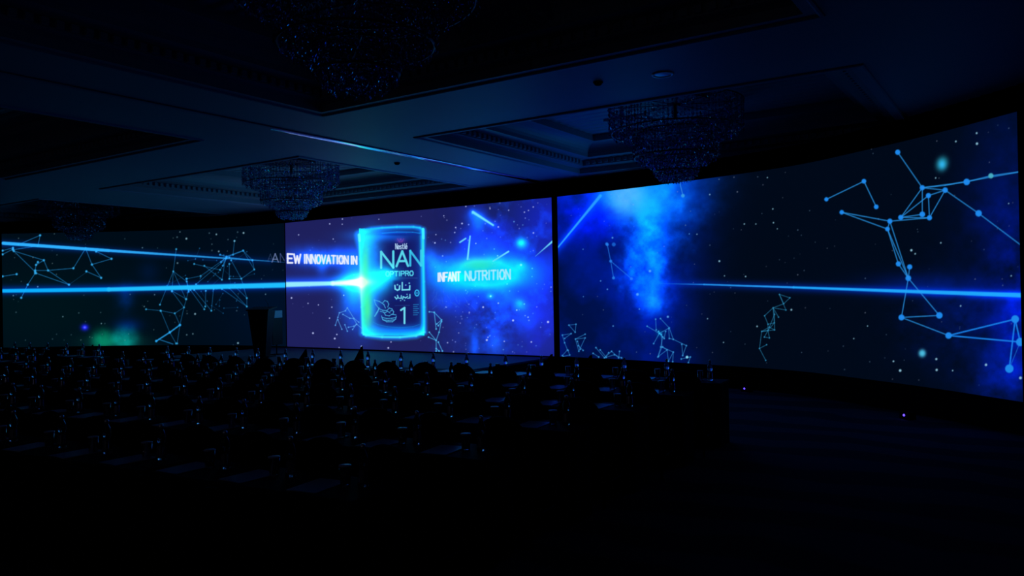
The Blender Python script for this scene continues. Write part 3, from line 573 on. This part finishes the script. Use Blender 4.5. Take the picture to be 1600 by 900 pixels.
def led_wall(curve, ncol, nrow, fn, gain=1.0):
    n = ncol + 1; m = nrow + 1
    zz = np.linspace(Z0, Z1, m)
    V = np.empty((m, n, 3)); V[:, :, 0] = curve[:, 0]; V[:, :, 1] = curve[:, 1]; V[:, :, 2] = zz[:, None]
    V = V.reshape(-1, 3)
    idx = np.arange(m * n).reshape(m, n)
    Q = np.stack([idx[:-1, :-1], idx[:-1, 1:], idx[1:, 1:], idx[1:, :-1]], -1).reshape(-1, 4)
    me = bpy.data.meshes.new('display')
    me.vertices.add(len(V)); me.vertices.foreach_set('co', V.astype(np.float32).ravel())
    me.loops.add(Q.size); me.loops.foreach_set('vertex_index', Q.astype(np.int32).ravel())
    me.polygons.add(len(Q)); me.polygons.foreach_set('loop_start', np.arange(0, Q.size, 4, dtype=np.int32))
    me.update(calc_edges=True)
    P = Paint(V); fn(P); c = P.render() * gain
    at = me.attributes.new('picture', 'FLOAT_COLOR', 'POINT')
    at.data.foreach_set('color', np.concatenate([c, np.ones((len(c), 1))], 1).astype(np.float32).ravel())
    return me

def display_mat():
    m = bpy.data.materials.new('led_picture'); m.use_nodes = True; nt = m.node_tree
    b = nt.nodes['Principled BSDF']; b.inputs['Base Color'].default_value = (0.002, 0.002, 0.002, 1); b.inputs['Roughness'].default_value = 0.7; b.inputs['Specular IOR Level'].default_value = 0.05
    a = nt.nodes.new('ShaderNodeAttribute'); a.attribute_name = 'picture'
    nt.links.new(a.outputs['Color'], b.inputs['Emission Color']); b.inputs['Emission Strength'].default_value = 1.0
    return m
MD = display_mat()
def cabinet(name, label, curve, me):
    mid = curve[len(curve) // 2]
    root = thing(name, label, 'screen', (mid[0], mid[1], 0), group='LED walls of the panorama')
    d = bpy.data.objects.new('display', me); me.materials.append(MD); COL.objects.link(d); d.parent = root; d.location = (-mid[0], -mid[1], 0)
    c = resample(curve, 60); b0 = offset(c, 0.012); b1 = offset(c, 0.12)
    bm = bmesh.new(); prev = None
    for p, q in zip(b0, b1):
        r = [bm.verts.new((p[0] - mid[0], p[1] - mid[1], Z0 - .03)), bm.verts.new((p[0] - mid[0], p[1] - mid[1], Z1 + .02)), bm.verts.new((q[0] - mid[0], q[1] - mid[1], Z1 + .02)), bm.verts.new((q[0] - mid[0], q[1] - mid[1], Z0 - .03))]
        if prev:
            for k in range(4): bm.faces.new((prev[k], r[k], r[(k + 1) % 4], prev[(k + 1) % 4]))
        else: bm.faces.new(r)
        prev = r
    bm.faces.new(prev[::-1]); obj('cabinet', bm, MT['black'], root)
    bm = bmesh.new(); c2 = offset(resample(curve, 40), 0.065); prev = None      # black base the wall stands on
    for p, q in zip(offset(c2, -.05), offset(c2, .05)):
        r = [bm.verts.new((p[0] - mid[0], p[1] - mid[1], 0.0)), bm.verts.new((p[0] - mid[0], p[1] - mid[1], Z0 - .03)), bm.verts.new((q[0] - mid[0], q[1] - mid[1], Z0 - .03)), bm.verts.new((q[0] - mid[0], q[1] - mid[1], 0.0))]
        if prev:
            for k in range(4): bm.faces.new((prev[k], r[k], r[(k + 1) % 4], prev[(k + 1) % 4]))
        else: bm.faces.new(r)
        prev = r
    bm.faces.new(prev[::-1]); obj('base', bm, MT['black'], root)
    return root
cc = resample(np.array(CENTRE), 901); lc = resample(catmull(LEFT, 20), 801); rc = resample(catmull(RIGHT, 20), 1201)
cabinet('led_screen', 'flat central LED screen behind the stage showing a glowing can', cc, led_wall(cc, 900, 420, paint_centre))
cabinet('led_screen', 'curved LED screen left of the stage with two blue light trails and constellations', lc, led_wall(lc, 800, 260, paint_left))
cabinet('led_screen', 'curved LED screen on the right with a bright blue cloud and large constellation', rc, led_wall(rc, 1200, 420, paint_right))

# ------------------------------------------------------------------ stage and lectern
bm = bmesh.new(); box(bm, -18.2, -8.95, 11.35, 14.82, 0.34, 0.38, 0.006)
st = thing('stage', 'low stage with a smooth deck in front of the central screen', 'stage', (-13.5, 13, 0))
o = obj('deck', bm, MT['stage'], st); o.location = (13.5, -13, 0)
bm = bmesh.new()
for k in range(300):
    x0 = -18.15 + k * 9.15 / 300; x1 = x0 + 9.15 / 300; y = 11.38 + .012 * math.sin(k * 1.3); y2 = 11.38 + .012 * math.sin((k + 1) * 1.3)
    bm.faces.new([bm.verts.new(p) for p in ((x0, y, 0), (x1, y2, 0), (x1, y2, .34), (x0, y, .34))])
bmesh.ops.remove_doubles(bm, verts=bm.verts, dist=1e-4)
box(bm, -18.15, -18.11, 11.4, 14.8, 0, .34); box(bm, -9.04, -9.0, 11.4, 14.8, 0, .34)
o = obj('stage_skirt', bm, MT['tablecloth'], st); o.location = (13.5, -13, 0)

def prism(bm, bot, top, z0, z1):
    A = [bm.verts.new((x, y, z0)) for x, y in bot]; B = [bm.verts.new((x, y, z1)) for x, y in top]; n = len(A)
    for k in range(n): bm.faces.new((A[k], A[(k + 1) % n], B[(k + 1) % n], B[k]))
    bm.faces.new(A[::-1]); bm.faces.new(B)
lt = thing('lectern', 'tall dark lectern tapering downward at the left end of the stage', 'lectern', (-15.55, 12.35, 0.38), math.radians(25))
bm = bmesh.new(); box(bm, -.26, .26, -.2, .2, 0, .03, .008); obj('foot', bm, MT['lectern'], lt)
bm = bmesh.new(); prism(bm, [(-.14, -.13), (.14, -.13), (.14, .13), (-.14, .13)], [(-.26, -.2), (.26, -.2), (.26, .18), (-.26, .18)], .03, 1.12); obj('column', bm, MT['lectern'], lt)
bm = bmesh.new(); prism(bm, [(-.29, -.23), (.29, -.23), (.29, .22), (-.29, .22)], [(-.29, -.23), (.29, -.23), (.29, .22), (-.29, .22)], 1.12, 1.15)
for v in bm.verts:
    if v.co.y > 0: v.co.z += .06
obj('reading_top', bm, MT['lectern'], lt)
bm = bmesh.new(); tube(bm, [(.1, .15, 1.17), (.1, .13, 1.28), (.08, .04, 1.38)], .006); obj('microphone', bm, MT['chairmetal'], lt)
mn = thing('lectern_lit_side', 'stand-in panel for the screen-lit lectern side, just right of the dark lectern', 'panel', (-15.78, 13.0, .38), math.radians(104))  # stands in for the lectern side lit by the central screen
bm = bmesh.new(); box(bm, -.2, .2, -.012, .012, .92, 1.10, .005); obj('pale_lit_part', bm, MT['lit_side'], mn)  # pale top over dark lower part paints light fading down the side
bm = bmesh.new(); box(bm, -.2, .2, -.010, .010, .25, .915, .005); obj('lower_panel', bm, MT['lectern'], mn)
bm = bmesh.new(); tube(bm, [(0, 0.03, .02), (0, .03, .95)], .015); box(bm, -.12, .12, -.09, .15, 0, .02, .004); obj('pole', bm, MT['black'], mn)

# ------------------------------------------------------------------ chandeliers
def strands(bm, R, ztop, zbot, n, bead, seed, swag=0.0, rin=None):
    rs = random.Random(seed)
    for i in range(n):
        a = 2 * math.pi * (i + .5 * (seed % 2)) / n; r = R * rs.uniform(.97, 1.0); x, y = r * math.cos(a), r * math.sin(a)
        z = ztop; zb = zbot + swag * rs.random()
        while z > zb:
            h = bead * rs.uniform(.8, 1.2)
            p = [bm.verts.new(q) for q in ((x, y, z), (x, y, z - h))]
            t = rs.uniform(0, 1.5); w_ = h * .3
            m = [bm.verts.new((x + w_ * math.cos(t + k * math.pi / 2), y + w_ * math.sin(t + k * math.pi / 2), z - h * .45)) for k in range(4)]
            for k in range(4):
                bm.faces.new((p[0], m[k], m[(k + 1) % 4])); bm.faces.new((p[1], m[(k + 1) % 4], m[k]))
            z -= h * 1.02
def chandelier(loc, label):
    root = thing('chandelier', label, 'chandelier', loc, group='crystal chandeliers in the ceiling coffers')
    bm = bmesh.new(); lathe(bm, [(0, .62), (.5, .62), (.55, .58), (.55, .54), (0, .54)], 32); tube(bm, [(0, 0, .55), (0, 0, .3)], .03); obj('ceiling_rose', bm, MT['frame'], root)
    tiers = [(1.07, .52, .06, 110, .07, 11), (.69, .06, -.34, 76, .06, 12), (.37, -.34, -.58, 44, .05, 13)]
    for R, a, b, n, bd, sd in tiers:
        bm = bmesh.new(); strands(bm, R, a, b, n, bd, sd, .05); strands(bm, R * .84, a, b - .05, int(n * .7), bd, sd + 3, .05)
        # lower fringe sweeping inward to the next tier
        for q in range(4): strands(bm, R * (.92 - q * .1), b + .01 - q * .02, b - .06 - q * .025, int(n * .7), bd * .7, sd + 5 + q)
        obj('crystal_tier', bm, MT['crystal'], root)['kind'] = 'stuff'
        bm = bmesh.new()
        for zz_, rr in ((a, R), (b + .02, R * .96)):
            pts = [(rr * math.cos(t), rr * math.sin(t), zz_) for t in np.linspace(0, 2 * math.pi, 49)]; tube(bm, pts, .012, 6)
        for k in range(8):
            t = k * math.pi / 4; tube(bm, [(0, 0, a), (R * math.cos(t), R * math.sin(t), a)], .008, 5)
        obj('ring_frame', bm, MT['frame'], root)
    bm = bmesh.new()
    for q in range(7): strands(bm, .34 - q * .048, -.54 - q * .018, -.60 - q * .022, 34 - q * 4, .035, 30 + q)
    obj('crystal_bowl', bm, MT['crystal'], root)['kind'] = 'stuff'
    return root
ZH = 4.30
ch = chandelier((-14.0, 12.0, ZH), 'tiered crystal chandelier hanging above the left part of the stage')
def dup_tree(root, loc, rz, label, group=None):
    r = root.copy(); COL.objects.link(r); r.location = loc; r.rotation_euler = (0, 0, rz)
    if label: r['label'] = label
    if group: r['group'] = group
    for c0 in root.children:
        c = c0.copy(); COL.objects.link(c); c.parent = r
        for g0 in c0.children:
            g = g0.copy(); COL.objects.link(g); g.parent = c
    return r
bpy.context.view_layer.update()
dup_tree(ch, (-4.8, 12.0, ZH), .4, 'dark crystal chandelier hanging in front of the right curved screen')
dup_tree(ch, (-4.8, 4.85, ZH), .9, 'large crystal chandelier overhead in the unlit coffer nearest the camera')
dup_tree(ch, (-23.2, 12.0, ZH), 1.3, 'dim far crystal chandelier over the left curved screen')

# ------------------------------------------------------------------ fittings on the ceiling
def downlight(x, y, label, r=.11, z=CEIL):
    t = thing('downlight', label, 'ceiling light', (x, y, z))
    bm = bmesh.new(); lathe(bm, [(r * .72, 0), (r * .74, -.012), (r * .95, -.014), (r, -.004), (r, 0)], 24); obj('trim_ring', bm, MT['lamp'], t, True)
    bm = bmesh.new(); lathe(bm, [(0, -.012), (r * .5, -.010), (r * .74, -.006)], 24); obj('lens', bm, MT['lamp'], t, True)
downlight(-3.5, 8.4, 'round unlit downlight on the beam between the two right coffers', .13)
def detector(x, y, label):
    bm = bmesh.new(); lathe(bm, [(0, -.045), (.03, -.04), (.045, -.03), (.05, -.012), (.06, -.01), (.06, 0)], 20)
    tag(obj('smoke_detector', bm, MT['black'], None, True), label, 'smoke detector').location = (x, y, CEIL)
detector(-4.25, 8.25, 'small dark dome detector on the beam left of the downlight')
detector(-9.9, 11.0, 'small dark dome detector on the beam right of the chandelier above the stage')
bm = bmesh.new(); box(bm, -.38, .38, -.24, .24, -.04, 0, .004)
for k in range(9): box(bm, -.34, .34, -.2 + k * .047, -.185 + k * .047, -.05, -.035)
tag(obj('ceiling_vent', bm, MT['lamp']), 'rectangular vent in the coffer left of the dark chandelier', 'ceiling vent').location = (-6.05, 12.9, 4.92)

# two small blue status lights at the foot of the right screen
for x, y, lb in ((-4.30, 13.85, 'small floor box with violet light beneath the middle of the right curved screen'), (-1.50, 11.95, 'small floor box with violet light beneath the near end of the right screen')):
    t = thing('floor_box', lb, 'floor box', (x, y, 0), math.radians(-25 if x < -3 else -40), 'floor boxes under the right screen')
    bm = bmesh.new(); box(bm, -.09, .09, -.06, .06, 0, .1, .006); obj('casing', bm, MT['black'], t)
    bm = bmesh.new(); bmesh.ops.create_uvsphere(bm, u_segments=10, v_segments=8, radius=.016, matrix=Matrix.Translation((0, -.062, .06))); obj('indicator_light', bm, MT['led'], t, True)

# unseen wall lamp added on the back wall to put glints on the bottles
def added_wall_lamp(x, z, label):
    t = thing('added_wall_lamp', label, 'added wall lamp', (x, Y_MIN, z), 0)
    bm = bmesh.new(); box(bm, -.06, .06, 0, .02, -.1, .1, .005); tube(bm, [(0, .02, -.05), (0, .09, -.07), (0, .12, -.02)], .008); obj('bracket', bm, MT['gilt'], t)
    bm = bmesh.new(); lathe(bm, [(.05, -.03), (.075, .12)], 20, 0, .12, 0); obj('added_lamp_shade', bm, MT['lid'], t, True)
    ld = bpy.data.lights.new('added_lamp_light', 'POINT'); ld.energy = ADDED_LAMP_W; ld.color = (0.72, 0.68, 1.0); ld.shadow_soft_size = .05
    lo = bpy.data.objects.new('added_bulb', ld); COL.objects.link(lo); lo.parent = t; lo.location = (0, .12, .2)
added_wall_lamp(-2.0, 2.5, 'added unseen wall lamp on the back wall behind the seating')
added_wall_lamp(-9.5, 2.5, 'added unseen wall lamp on the back wall behind the left rows')

# ------------------------------------------------------------------ seating
SLOPE = 0.09; PITCHX = 0.56; ROWS = 6; ang = math.atan(SLOPE)
ex = Vector((-math.cos(ang), -math.sin(ang), 0)); ey = Vector((-math.sin(ang), math.cos(ang), 0))    # along the row (away from the aisle), towards the stage
def row_org(k): return Vector((-3.06, 3.22 + 1.17 * k, 0))
ORD = ['nearest', 'second', 'third', 'fourth', 'fifth', 'farthest']
def nth(n):
    return '%d%s' % (n, 'th' if 10 <= n % 100 <= 20 else {1: 'st', 2: 'nd', 3: 'rd'}.get(n % 10, 'th'))

# bottle
def bottle_parts(parent):
    bm = bmesh.new()
    lathe(bm, [(0, .004), (.026, 0), (.033, .004), (.0345, .012)] + [(.0343 - (z - .014) * .085 - (.0012 if q % 2 else 0), z) for q, z in enumerate(np.linspace(.014, .112, 14))] +
          [(.0262, .122), (.0300, .134), (.0303, .158), (.027, .180), (.017, .202), (.0128, .212), (.0128, .222)], 20)
    a = obj('bottle_body', bm, MT['bottle'], parent, True)
    bm = bmesh.new(); lathe(bm, [(.0152, .216), (.0160, .219), (.0158, .232), (.0145, .2385), (.011, .2425), (.006, .2445), (0, .245)], 20); b = obj('bottle_cap', bm, MT['cap'], parent, True)
    bm = bmesh.new(); lathe(bm, [(.0343 - (z - .014) * .085 + .0006, z) for z in np.linspace(.030, .098, 6)], 24); c = obj('bottle_label', bm, MT['label'], parent, True)
    return [a, b, c]
def glass_parts(parent):
    bm = bmesh.new(); lathe(bm, [(0, .006), (.026, .004), (.0275, 0), (.029, .004), (.035, .115), (.0338, .115), (.0278, .012), (0, .010)], 20); a = obj('tumbler', bm, MT['glass'], parent, True)
    bm = bmesh.new(); lathe(bm, [(0, .119), (.036, .1185), (.0375, .116), (.0375, .113)], 20); b = obj('paper_lid', bm, MT['lid'], parent, True)
    return [a, b]
def pad_mesh(bm):
    box(bm, -.105, .105, -.148, .148, 0, .006, .001); 
    return bm
# chair
def chair_parts(parent):
    out = []
    bm = bmesh.new(); box(bm, -.22, .22, -.21, .21, .40, .47, .028); out.append(obj('seat', bm, MT['chair'], parent, True))
    bm = bmesh.new(); N = 14
    # upholstered back with a domed top
    prof = [(-.19, .50), (-.205, .62), (-.215, .74)] + [(-.215 * math.cos(t), .76 + .185 * math.sin(t)) for t in np.linspace(.05, math.pi - .05, N)] + [(.215, .74), (.205, .62), (.19, .50)]
    A = [bm.verts.new((x, -.20 - (z - .47) * .16, z)) for x, z in prof]; B = [bm.verts.new((x * .97, -.255 - (z - .47) * .16, z - .004)) for x, z in prof]
    bm.faces.new(A[::-1]); bm.faces.new(B)
    for k in range(len(A)): bm.faces.new((A[k], A[(k + 1) % len(A)], B[(k + 1) % len(A)], B[k]))
    bmesh.ops.bevel(bm, geom=[e for e in bm.edges if any(len(f.verts) > 4 for f in e.link_faces)], offset=.014, segments=2, affect='EDGES')
    out.append(obj('backrest', bm, MT['chair'], parent))
    for sx in (-1, 1):
        bm = bmesh.new(); tube(bm, [(sx * .19, .19, .41), (sx * .205, .205, .0)], .012); out.append(obj('leg', bm, MT['chairmetal'], parent, True))
        bm = bmesh.new(); tube(bm, [(sx * .19, -.235, .60), (sx * .195, -.215, .45), (sx * .2, -.21, .3), (sx * .21, -.25, .0)], .012); out.append(obj('leg', bm, MT['chairmetal'], parent, True))
    bm = bmesh.new()
    for sx in (-1, 1): tube(bm, [(sx * .198, .197, .2), (sx * .203, -.222, .2)], .008)
    tube(bm, [(-.2, 0, .2), (.2, 0, .2)], .008); out.append(obj('stretcher', bm, MT['chairmetal'], parent, True))
    return out
def joined(name, builder):
    """one mesh holding a whole small thing for far copies, materials kept"""
    tmp = builder(None); me = bpy.data.meshes.new(name); bm = bmesh.new(); mats = []
    for o in tmp:
        n0 = len(bm.faces); bm.from_mesh(o.data); bm.faces.ensure_lookup_table(); m = o.data.materials[0]
        if m not in mats: mats.append(m)
        for f in bm.faces[n0:]: f.material_index = mats.index(m)
    bm.to_mesh(me); bm.free()
    for m in mats: me.materials.append(m)
    for o in tmp: d = o.data; bpy.data.objects.remove(o); bpy.data.meshes.remove(d)
    return me
far_bottle = joined('water_bottle', bottle_parts); far_glass = joined('drinking_glass', glass_parts); far_chair = joined('banquet_chair', chair_parts)
protos = {}
def place(name, builder, farmesh, near, loc, rz, label, cat, group):
    if near:
        if name not in protos:
            t = thing(name, label, cat, loc, rz, group); builder(t); protos[name] = t
            bpy.context.view_layer.update(); return t
        return dup_tree(protos[name], loc, rz, label, group)
    o = bpy.data.objects.new(name, farmesh); COL.objects.link(o); o.location = loc; o.rotation_euler = (0, 0, rz)
    return tag(o, label, cat, group)
bm = bmesh.new(); pad_mesh(bm); pad_me = bpy.data.meshes.new('notepad'); bm.to_mesh(pad_me); bm.free(); pad_me.materials.append(MT['paper'])

def in_view(p, mg=70):
    d = np.array(p) - CP; z = d @ CF
    if z < .4: return False
    x = 800 + FPX * (d @ CR) / z; return -mg - 60 / z * 3 < x < 1600 + mg

TH = 0.745
rnd = random.Random(5)
def skirt_mesh(L, D, H, seed):
    rs = random.Random(seed); bm = bmesh.new(); loop = []
    per = [(-L / 2, -D / 2), (L / 2, -D / 2), (L / 2, D / 2), (-L / 2, D / 2)]
    n = 0
    top = []; bot = []; s = 0
    for k in range(4):
        a = Vector((*per[k], 0)); b = Vector((*per[(k + 1) % 4], 0)); d = (b - a); m = int(d.length / .035); nn = Vector((d.y, -d.x, 0)).normalized()
        for q in range(m):
            p = a + d * (q / m); f = math.sin(s * 1.05 + rs.random() * .5) ; s += 1
            top.append(bm.verts.new(p + nn * .002 + Vector((0, 0, H)))); bot.append(bm.verts.new(p + nn * (.012 + .012 * f) + Vector((0, 0, .004))))
    for k in range(len(top)): bm.faces.new((top[k], bot[k], bot[(k + 1) % len(top)], top[(k + 1) % len(top)]))
    bmesh.ops.recalc_face_normals(bm, faces=bm.faces)
    return bm
TABLE_L = PITCHX * 3; TD = .46
table_proto = None
AISLE = 17            # seats before the middle aisle
for k in range(ROWS):
    o0 = row_org(k); ti = 0; s = 0.0
    seat_no = 0
    for t in range(14):
        s = t * (TABLE_L + .05) + (1.3 if t >= 6 else 0)
        c = o0 + ex * (s + TABLE_L / 2)
        if c.x < -24.5: break
        if not any(in_view((c + ex * u + Vector((0, 0, TH)))) for u in (-.8, 0, .8)): continue
        rowtxt = ORD[k]
        lab = 'black skirted table, %s from the aisle in the %s row' % (nth(t + 1), rowtxt)
        rz = ang
        if table_proto is None:
            T = thing('skirted_table', lab, 'table', c, rz, 'black skirted conference tables')
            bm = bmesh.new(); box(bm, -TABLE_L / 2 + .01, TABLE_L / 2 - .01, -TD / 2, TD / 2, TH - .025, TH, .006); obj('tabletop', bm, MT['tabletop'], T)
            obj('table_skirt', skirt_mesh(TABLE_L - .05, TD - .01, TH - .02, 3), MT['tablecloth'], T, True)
            table_proto = T; bpy.context.view_layer.update()
        else: dup_tree(table_proto, c, rz, lab)
        for q in range(3):
            p = o0 + ex * (s + PITCHX * (q + .5)); n = t * 3 + q + 1
            where = 'at the %s seat from the aisle in the %s row' % (nth(n), rowtxt)
            if not in_view(p + Vector((0, 0, TH))): continue
            near = k <= 1
            jx, jy = rnd.uniform(-.03, .03), rnd.uniform(-.02, .02)
            place('water_bottle', bottle_parts, far_bottle, near, p - ex * (.10 + jx) + ey * (.05 + jy) + Vector((0, 0, TH)), rnd.uniform(0, 6), 'clear water bottle ' + where, 'bottle', 'water bottles on the tables')
            place('drinking_glass', glass_parts, far_glass, near, p - ex * (-.01 + jx) + ey * (.02 + jy) + Vector((0, 0, TH)), rnd.uniform(0, 6), 'lidded drinking glass ' + where, 'glass', 'drinking glasses on the tables')
            b = bpy.data.objects.new('notepad', pad_me); COL.objects.link(b); b.location = p + ex * (.13 + jx) + ey * (-.055 + jy * .3) + Vector((0, 0, TH + .0005)); b.rotation_euler = (0, 0, ang + rnd.uniform(-.12, .12))
            tag(b, 'pale notepad ' + where, 'notepad', 'notepads on the tables')
            place('banquet_chair', chair_parts, far_chair, k <= 1, p - ey * (.56 + rnd.uniform(-.03, .03)), ang + rnd.uniform(-.06, .06), 'black dome-backed banquet chair ' + where, 'chair', 'black banquet chairs in rows')

# folded dark tent cards standing on the far tables
def ray_at_row(px, k, dy=0.0):
    """point of row k's table that lies in the direction of a given part of the room"""
    d = (px - 800) / FPX * CR + CF; o0 = row_org(k) + ey * dy
    # o0 + s*ex = t*d (plan)
    A = np.array([[ex.x, -d[0]], [ex.y, -d[1]]]); s, t = np.linalg.solve(A, [-o0.x, -o0.y]); return o0 + ex * float(s)
for n, (px, h, lb) in enumerate(((470, .24, 'small dark tent card standing on the far row, left end of the stage'), (557, .31, 'tall dark tent card standing in front of the glowing can'),
                                 (851, .26, 'dark tent card below the right edge of the central screen'), (912, .26, 'dark tent card below the left end of the right screen'),
                                 (234, .22, 'dark tent card in front of the left curved screen beside the lowest constellation'), (139, .22, 'dark tent card in front of the green glow'))):
    p = ray_at_row(px, 5, .165)
    bm = bmesh.new(); W_, D_ = .20, .07
    for sg in (-1, 1):
        v = [bm.verts.new(q) for q in ((-W_ / 2, sg * D_ / 2, 0), (W_ / 2, sg * D_ / 2, 0), (W_ / 2, sg * .002, h), (W_ / 2 - .03, sg * .004, h * .97))]
        w2 = [bm.verts.new(q) for q in ((-W_ / 2, sg * (D_ / 2 - .003), 0), (W_ / 2, sg * (D_ / 2 - .003), 0), (W_ / 2, sg * .0005, h - .003), (W_ / 2 - .03, sg * .001, h * .96))]
        bm.faces.new(v); bm.faces.new(w2[::-1])
        for a in range(4): bm.faces.new((v[a], v[(a + 1) % 4], w2[(a + 1) % 4], w2[a]))
    bmesh.ops.recalc_face_normals(bm, faces=bm.faces)
    o = tag(obj('tent_card', bm, MT['card']), lb, 'tent card', 'tent cards on the far tables'); o.location = p + Vector((0, 0, TH)); o.rotation_euler = (0, 0, math.radians(8))
